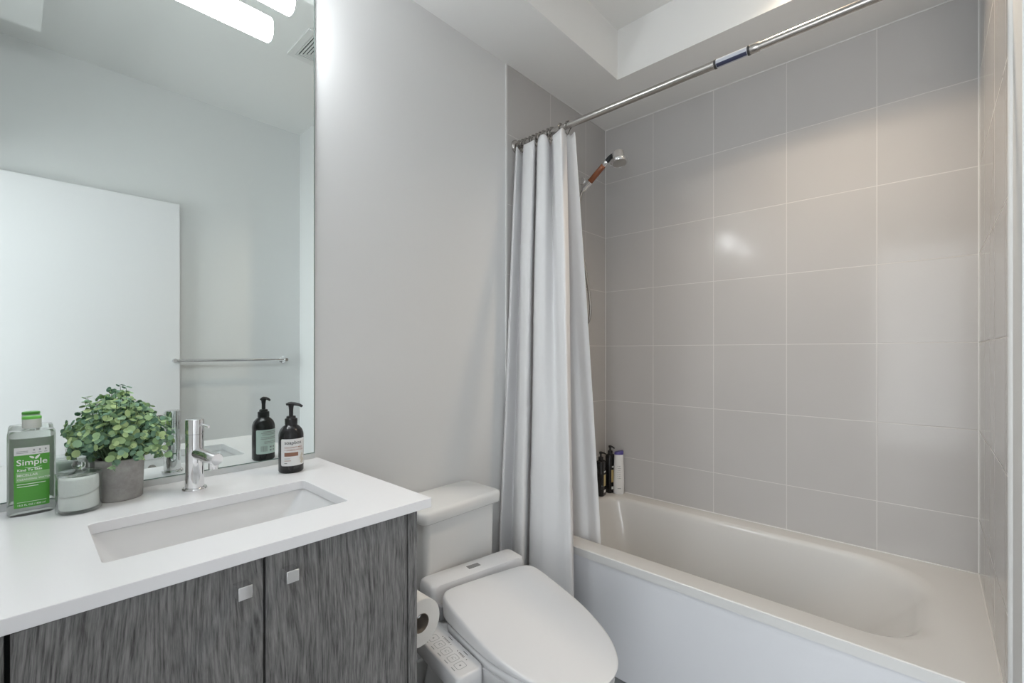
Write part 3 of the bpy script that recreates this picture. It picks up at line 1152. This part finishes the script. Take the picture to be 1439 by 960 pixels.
for t0, n_ in ((0.085, 6), (0.160, 5)):
    bm = bmesh.new()
    for j in range(n_):
        x = t0 - 0.012 + j * 0.005
        bm.faces.new([bm.verts.new(P(x + sx * 0.0011, 0.020 + sy * 0.0026, zb)) for sx, sy in ((-1, -1), (1, -1), (1, 1), (-1, 1))])
    for x in (t0 - 0.021, t0 + 0.021):
        bm.faces.new([bm.verts.new(P(x + 0.0017 * cos(q_ * pi / 3), 0.020 + 0.0017 * sin(q_ * pi / 3), zb)) for q_ in range(6)])
    bm.faces.new([bm.verts.new(P(t0 + sx * 0.010, 0.032 + sy * 0.0009, zb)) for sx, sy in ((-1, -1), (1, -1), (1, 1), (-1, 1))])
    link('level_marking', bm, M['ink'], pn)

# ------------------------------------------------------------------ toilet paper on the vanity side
hx, hy, hz = 0.385, 0.6750, 0.556
hd = thing('paper_holder', 'chrome toilet paper holder on the side of the grey vanity', 'holder', (hx, hy, hz))
bm = bmesh.new()
tube(bm, [(-0.065, -0.090, 0.0), (-0.065, -0.03, 0.0), (-0.065, -0.006, 0.0), (-0.060, 0.0, 0.0), (-0.05, 0, 0), (0.040, 0, 0)], 0.0065, 14)
link('arm', bm, M['chrome'], hd, smooth=True)
bm = bmesh.new()
lathe(bm, [(0.022, 0.0), (0.022, 0.006), (0.012, 0.008)], 28, (-0.065, 0.583 - hy, 0), (0, 1, 0))
link('wall_flange', bm, M['chrome'], hd, smooth=True)
rl = thing('toilet_paper_roll', 'white toilet paper roll hanging between vanity and toilet', 'toilet paper', (hx, hy, hz))
bm = bmesh.new()
RO, RI, ZOFF = 0.058, 0.0235, -0.0155
lathe(bm, [(RI, -0.05), (RO - 0.001, -0.05), (RO, -0.049), (RO, 0.049), (RO - 0.001, 0.05), (RI, 0.05), (RI, -0.05)], 56, (0, 0, ZOFF), (1, 0, 0), cap0=False, cap1=False)
link('paper', bm, M['paper'], rl, smooth=True, angle=40)
bm = bmesh.new()
lathe(bm, [(RI - 0.0012, -0.05), (RI - 0.0001, -0.05), (RI - 0.0001, 0.0502), (RI - 0.0012, 0.0502), (RI - 0.0012, -0.05)], 40, (0, 0, ZOFF), (1, 0, 0), cap0=False, cap1=False)
link('core', bm, M['card'], rl, smooth=True)

# ------------------------------------------------------------------ shower rod, rings, curtain
RY, RZ = 1.500, 2.131
rod = thing('shower_rod', 'brushed nickel tension rod across the tub below the soffit', 'curtain rod', (0, RY, RZ))
bm = bmesh.new()
lathe(bm, [(0.0128, 0.006), (0.0128, 0.862)], 28, d=(1, 0, 0))
link('thick_tube', bm, M['nickel'], rod, smooth=True)
bm = bmesh.new()
lathe(bm, [(0.0128, 0.962), (0.0132, 0.964), (0.0132, 0.988), (0.0112, 0.9905), (0.0108, 1.484)], 28, d=(1, 0, 0))
link('thin_tube', bm, M['nickel'], rod, smooth=True)
bm = bmesh.new()
lathe(bm, [(0.0129, 0.862), (0.0129, 0.962)], 28, d=(1, 0, 0))
link('paper_sticker', bm, mat('sticker_grey', (0.45, 0.47, 0.52), 0.35), rod, smooth=True)
bm = bmesh.new()
n = 12
for z0, x0, x1 in ((0, 0.868, 0.956),):
    cols = []
    for i in range(7):
        a = radians(-155 + 9 * i)        # stripe along the camera-facing lower side
        cols.append([bm.verts.new((x, 0.0131 * cos(a + radians(0)) * 1.0, 0.0131 * sin(a))) for x in (x0, x1)])
    for a, b in zip(cols, cols[1:]):
        bm.faces.new((a[0], a[1], b[1], b[0]))
link('sticker_stripe', bm, M['blue'], rod)
for x0 in (0.860, 0.9575):
    bm = bmesh.new()
    lathe(bm, [(0.0137, x0), (0.0142, x0 + 0.001), (0.0142, x0 + 0.006), (0.0137, x0 + 0.007)], 28, d=(1, 0, 0))
    link('band', bm, mat('black_band', (0.03, 0.03, 0.03), 0.4), rod, smooth=True)
for x0, d_ in ((0.0045, 1), (1.4895, -1)):
    bm = bmesh.new()
    lathe(bm, [(0.029, 0.0), (0.029, 0.004), (0.024, 0.010), (0.0155, 0.014)], 32, (x0, 0, 0), d=(d_, 0, 0))
    link('end_flange', bm, M['nickel'], rod, smooth=True)

ringx = [0.033, 0.052, 0.071, 0.092, 0.112, 0.131, 0.150, 0.170, 0.191, 0.212, 0.255, 0.292]
ring0 = None
order = ['nearest the left wall', 'second from the left wall', 'third from the left wall', 'fourth from the left wall', 'fifth from the left wall',
         'sixth from the left wall', 'sixth from the open end', 'fifth from the open end', 'fourth from the open end', 'third from the open end',
         'second from the open end', 'at the open end of the curtain']
for i, x in enumerate(ringx):
    if ring0 is None:
        r = thing('curtain_ring', '', 'curtain ring', (x, RY, RZ), 0, 'curtain rings on the shower rod')
        bm = bmesh.new()
        pts = [(0.0008 * sin(a * 0.5), 0.0172 * sin(a), 0.0162 * cos(a) + 0.0015) for a in [radians(d_) for d_ in range(-150, 151, 12)]]
        pts += [(0, 0.004, -0.024), (0, -0.001, -0.035), (0, -0.008, -0.0395), (0, -0.0135, -0.034), (0, -0.013, -0.027)]
        tube(bm, pts, 0.0019, 8)
        link('hook', bm, M['ring_metal'], r, smooth=True)
        bm = bmesh.new()
        for a in (-40, -18, 4, 26, 48):
            a = radians(a)
            c_ = Vector((0, 0.0172 * sin(a), 0.0162 * cos(a) + 0.0015))
            lathe(bm, [(0.0036 * sin(pi * q_ / 8) if 0 < q_ < 8 else 0.0002, -0.0036 * cos(pi * q_ / 8)) for q_ in range(9)], 10, c_)
        link('roller_balls', bm, M['ring_metal'], r, smooth=True)
        ring0 = r
    else:
        r = copy_tree(ring0)
        r.location = (x, RY, RZ)
        r.rotation_euler = (0, 0, random.uniform(-0.35, 0.35))
    r['label'] = 'small metal curtain ring on the shower rod, ' + order[i]

cu = thing('shower_curtain', 'white fabric shower curtain gathered at the left end of the rod', 'curtain', (0, 0, 0))
topN = [(0.012, 1.49), (0.0482, 1.462), (0.0300, 1.52), (0.0865, 1.465), (0.1424, 1.46), (0.1, 1.53), (0.1677, 1.462), (0.2044, 1.468), (0.1746, 1.54), (0.2319, 1.48), (0.2843, 1.458), (0.2745, 1.51)]
botN = [(0.010, 1.375), (0.056, 1.335), (0.0404, 1.425), (0.1343, 1.345), (0.1763, 1.345), (0.1242, 1.44), (0.1851, 1.378), (0.2537, 1.37), (0.3321, 1.38), (0.3706, 1.395), (0.3827, 1.41), (0.3616, 1.445)]
ltN = [(0.2011, 1.54), (0.2086, 1.55), (0.2456, 1.53), (0.278, 1.525), (0.3096, 1.52)]
lbN = [(0.1662, 1.66), (0.2188, 1.64), (0.2733, 1.630), (0.2967, 1.655), (0.3476, 1.635), (0.3622, 1.645)]
ltN = [ltN[0]] + ltN


def sheet(tn, bn, zt_, zb, ns, nz, creases, scal=0.006, seed=0):
    bm = bmesh.new()
    rows = []
    for j in range(nz):
        f = j / (nz - 1)
        g = f ** 0.93
        nodes = [(a[0] + (b[0] - a[0]) * g, a[1] + (b[1] - a[1]) * g) for a, b in zip(tn, bn)]
        line = catmull(nodes, ns)
        row = []
        for i, (x, y) in enumerate(line):
            s = i / (ns - 1)
            z = zt_ + (zb - zt_) * f
            z += scal * (1 - f) ** 6 * sin(s * 2 * pi * 5.5)       # scallops between the hooks
            p = Vector((x * 6, y * 6, z * 1.6 + seed))
            d_ = noise.noise(p) * 0.006 * min(1, f * 3)
            for cz, am in creases:                                  # packing creases across the cloth
                e_ = (z - cz + 0.01 * sin(s * 7)) / 0.012
                d_ += am * math.exp(-e_ * e_)
            row.append(bm.verts.new((max(x, 0.010), y - d_, z)))
        rows.append(row)
    for a, b in zip(rows, rows[1:]):
        for i in range(ns - 1):
            bm.faces.new((a[i], a[i + 1], b[i + 1], b[i]))
    return bm


CZ = [(1.345, 0.0022), (0.985, -0.002), (0.70, 0.003), (0.47, 0.002)]
o = link('outer_panel', sheet(topN, botN, 2.105, 0.10, 260, 110, CZ, 0.006, 0), M['cloth'], cu, smooth=True, angle=180)
sm = o.modifiers.new('thick', 'SOLIDIFY'); sm.thickness = 0.0012; sm.offset = 0
o = link('inner_panel', sheet(ltN, lbN, 2.103, 0.30, 90, 90, CZ, 0.004, 5), M['cloth'], cu, smooth=True, angle=180)
sm = o.modifiers.new('thick', 'SOLIDIFY'); sm.thickness = 0.0012; sm.offset = 0

# ------------------------------------------------------------------ hand shower
SY = 1.900
br = thing('shower_bracket', 'chrome wall bracket holding the hand shower behind the curtain', 'shower bracket', (0.004, SY, 2.075))
bm = bmesh.new()
lathe(bm, [(0.030, 0.0), (0.030, 0.004), (0.022, 0.012), (0.013, 0.016)], 32, d=(1, 0, 0))
link('wall_flange', bm, M['chrome'], br, smooth=True)
bm = bmesh.new()
tube(bm, [(0.012, 0, 0), (0.055, 0, 0.004), (0.088, 0, -0.004)], 0.0105, 18)
lathe(bm, [(0.017, -0.020), (0.019, -0.016), (0.019, 0.016), (0.017, 0.020)], 28, (0.094, 0, -0.014), (0, 1, 0))
link('arm', bm, M['chrome'], br, smooth=True)
bm = bmesh.new()
lathe(bm, [(0.0175, -0.022), (0.0185, 0.024), (0.0145, 0.024), (0.0140, -0.022), (0.0175, -0.022)], 28, (0.112, -0.001, -0.034), (0.80, 0, 0.62), cap0=False, cap1=False)
link('cradle', bm, M['chrome'], br, smooth=True)
sh = thing('hand_shower', 'hand shower with copper-brown handle tilted up from its wall bracket', 'shower head', (0.116, SY, 2.038))
dv = Vector((0.80, 0, 0.62)).normalized()
bm = bmesh.new()
tube(bm, [dv * a for a in (-0.030, -0.012, 0.012)], [0.0090, 0.0125, 0.0132], 22)
link('lower_ferrule', bm, M['chrome'], sh, smooth=True)
bm = bmesh.new()
tube(bm, [dv * a for a in (0.012, 0.02, 0.065, 0.116, 0.122)], [0.0128, 0.0138, 0.0144, 0.0134, 0.0124], 26)
o = link('handle', bm, M['copper'], sh, smooth=True)
o['label'] = 'copper-brown handle'
bm = bmesh.new()
tube(bm, [dv * a for a in (0.122, 0.126, 0.140, 0.144)], [0.0128, 0.0135, 0.0135, 0.0125], 24)
link('upper_ferrule', bm, M['chrome'], sh, smooth=True)
bm = bmesh.new()
e0 = dv * 0.144
tube(bm, [e0, e0 + Vector((0.014, 0, 0.012)), e0 + Vector((0.028, 0, 0.018)), e0 + Vector((0.045, 0, 0.016))], [0.0115, 0.0110, 0.0115, 0.0125], 20)
link('neck', bm, mat('dark_neck', (0.06, 0.065, 0.07), 0.2, 0.6), sh, smooth=True)
hc = e0 + Vector((0.064, 0, -0.012))
hd_ = Vector((0.22, -0.10, -1.0)).normalized()
bm = bmesh.new()
lathe(bm, [(0.010, -0.046), (0.022, -0.044), (0.0270, -0.038), (0.0270, -0.004), (0.030, 0.000)], 40, hc, hd_)
o = link('head_chamber', bm, mat('smoky_chamber', (0.72, 0.70, 0.68), 0.15, trans=0.45), sh, smooth=True, angle=50)
bm = bmesh.new()
lathe(bm, [(0.0305, 0.0002), (0.0390, 0.002), (0.0400, 0.014), (0.037, 0.0185), (0.033, 0.0185), (0.0325, 0.0165)], 44, hc, hd_)
link('spray_ring', bm, M['chrome'], sh, smooth=True, angle=50)
bm = bmesh.new()
lathe(bm, [(0.0322, 0.0150), (0.0320, 0.0170), (0.02, 0.0178)], 40, hc, hd_)
link('spray_plate', bm, mat('spray_plate', (0.40, 0.39, 0.37), 0.35, 0.4), sh, smooth=True)
bm = bmesh.new()
hp = [tuple(dv * -0.030), (-0.036, 0.0, -0.045), (-0.040, -0.004, -0.11), (-0.030, -0.006, -0.26), (-0.005, -0.004, -0.42), (0.016, 0, -0.55),
      (0.020, 0.002, -0.62), (0.008, 0.004, -0.67), (-0.020, 0.006, -0.68), (-0.05, 0.008, -0.62), (-0.062, 0.010, -0.45), (-0.070, 0.012, -0.30), (-0.078, 0.012, -0.10), (-0.085, 0.010, -0.03)]
pts = catmull(hp, 220)
tube(bm, pts, [0.0066 + (0.0006 if i % 2 else 0) for i in range(220)], 12)
link('hose', bm, M['nickel'], sh, smooth=True, angle=80)

# ------------------------------------------------------------------ bottles on the tub corner
ZRIM = ZR + 0.0004


def pump_bottle(name, label, loc, rz, hgt, w, d_, grp):
    t = thing(name, label, 'bottle', loc, rz, grp)
    bm = bmesh.new()
    loft(bm, rbox_rings(-d_, d_, -w, w, [(0.0, 0.003), (0.003, 0.0), (hgt - 0.012, 0.0), (hgt - 0.004, 0.004), (hgt, 0.010)], min(w, d_) * 0.75))
    link('body', bm, M['black'], t, smooth=True, angle=50)
    bm = bmesh.new()
    lathe(bm, [(0.0135, hgt), (0.0135, hgt + 0.016), (0.011, hgt + 0.018), (0.005, hgt + 0.018), (0.005, hgt + 0.035)], 24)
    link('collar', bm, M['black_matt'], t, smooth=True)
    bm = bmesh.new()
    lathe(bm, [(0.008, hgt + 0.034), (0.009, hgt + 0.036), (0.009, hgt + 0.044), (0.007, hgt + 0.046)], 20)
    tube(bm, [(0, 0, hgt + 0.041), (0.018, 0, hgt + 0.040), (0.030, 0, hgt + 0.035)], [0.005, 0.0045, 0.0035], 12)
    link('pump', bm, M['black_matt'], t, smooth=True)
    lb = bmesh.new()
    x = d_ + 0.0004
    box(lb, d_ - 0.001, x, -w * 0.45, w * 0.45, hgt * 0.28, hgt * 0.60)
    link('label', lb, M['gold'], t)
    lb = bmesh.new()
    box(lb, d_ - 0.001, x, -w * 0.4, w * 0.45, hgt * 0.10, hgt * 0.17)
    link('label_stripe', lb, M['label_white'], t)
    lb = bmesh.new()
    box(lb, d_ - 0.001, x, -w * 0.3, w * 0.45, hgt * 0.66, hgt * 0.70)
    link('label_stripe', lb, M['label_white'], t)
    return t


pump_bottle('pump_bottle', 'black pump bottle on the tub corner, half behind the curtain', (0.055, 2.130, ZRIM), radians(10), 0.190, 0.030, 0.022, 'black bottles on the tub corner')
pump_bottle('pump_bottle', 'taller black pump bottle squeezed beside the white one on the tub', (0.064, 2.212, ZRIM), radians(-12), 0.212, 0.026, 0.020, 'black bottles on the tub corner')
wb = thing('lotion_bottle', 'white bottle with purple cap on the far tub corner', 'bottle', (0.112, 2.222, ZRIM), radians(-50))
bm = bmesh.new()
rg = []
for z, a, b in ((0.0, 0.9, 0.9), (0.004, 1.0, 1.0), (0.06, 1.02, 1.0), (0.14, 0.95, 0.95), (0.205, 0.86, 0.9), (0.214, 0.84, 0.88)):
    rg.append([(0.0175 * b * cos(2 * pi * i / 40), 0.0285 * a * sin(2 * pi * i / 40), z) for i in range(40)])
loft(bm, rg)
wbb = link('body', bm, M['label_white'], wb, smooth=True, angle=50)
bm = bmesh.new()
rg = []
for z, a in ((0.2142, 0.86), (0.228, 0.85), (0.232, 0.78)):
    rg.append([(0.0175 * a * cos(2 * pi * i / 40), 0.0285 * a * sin(2 * pi * i / 40), z + (0.004 * sin(2 * pi * i / 40) if z > 0.22 else 0)) for i in range(40)])
loft(bm, rg)
o = link('cap', bm, M['purple'], wb, smooth=True, angle=50)
o['label'] = 'purple cap'
bm = bmesh.new()
fw = lambda u, v: (0.0181 * math.sqrt(max(0, 1 - (u / 0.0285) ** 2)) + 0.0003, u, v)
rnd = random.Random(5)
for i in range(7):
    z = 0.085 + i * 0.011
    for j in range(3):
        u = -0.010 + j * 0.007 + rnd.uniform(-.001, .001)
        patch(bm, fw, u, u + rnd.uniform(0.002, 0.005), z, z + 0.0030, 2, 1)
link('print', bm, M['ink_grey'], wb)
bm = bmesh.new()
patch(bm, fw, -0.010, 0.008, 0.030, 0.034, 4, 1)
link('print_line', bm, M['ink_grey'], wb)

# ------------------------------------------------------------------ towel bar on the opposite wall
tb = thing('towel_bar', 'slim chrome towel bar on the wall beside the open door', 'towel bar', (XO, 0.890, 1.166))
bm = bmesh.new()
tube(bm, [(-0.060, -0.300, 0), (-0.060, 0.300, 0)], 0.0085, 18)
link('bar', bm, M['chrome'], tb, smooth=True)
for s in (-1, 1):
    bm = bmesh.new()
    lathe(bm, [(0.0235, 0.0), (0.0235, 0.005), (0.015, 0.010), (0.0115, 0.014), (0.0115, 0.060), (0.0125, 0.064), (0.0125, 0.071), (0.010, 0.074)], 28, (-0.0005, s * 0.300, 0), (-1, 0, 0))
    link('post', bm, M['chrome'], tb, smooth=True)
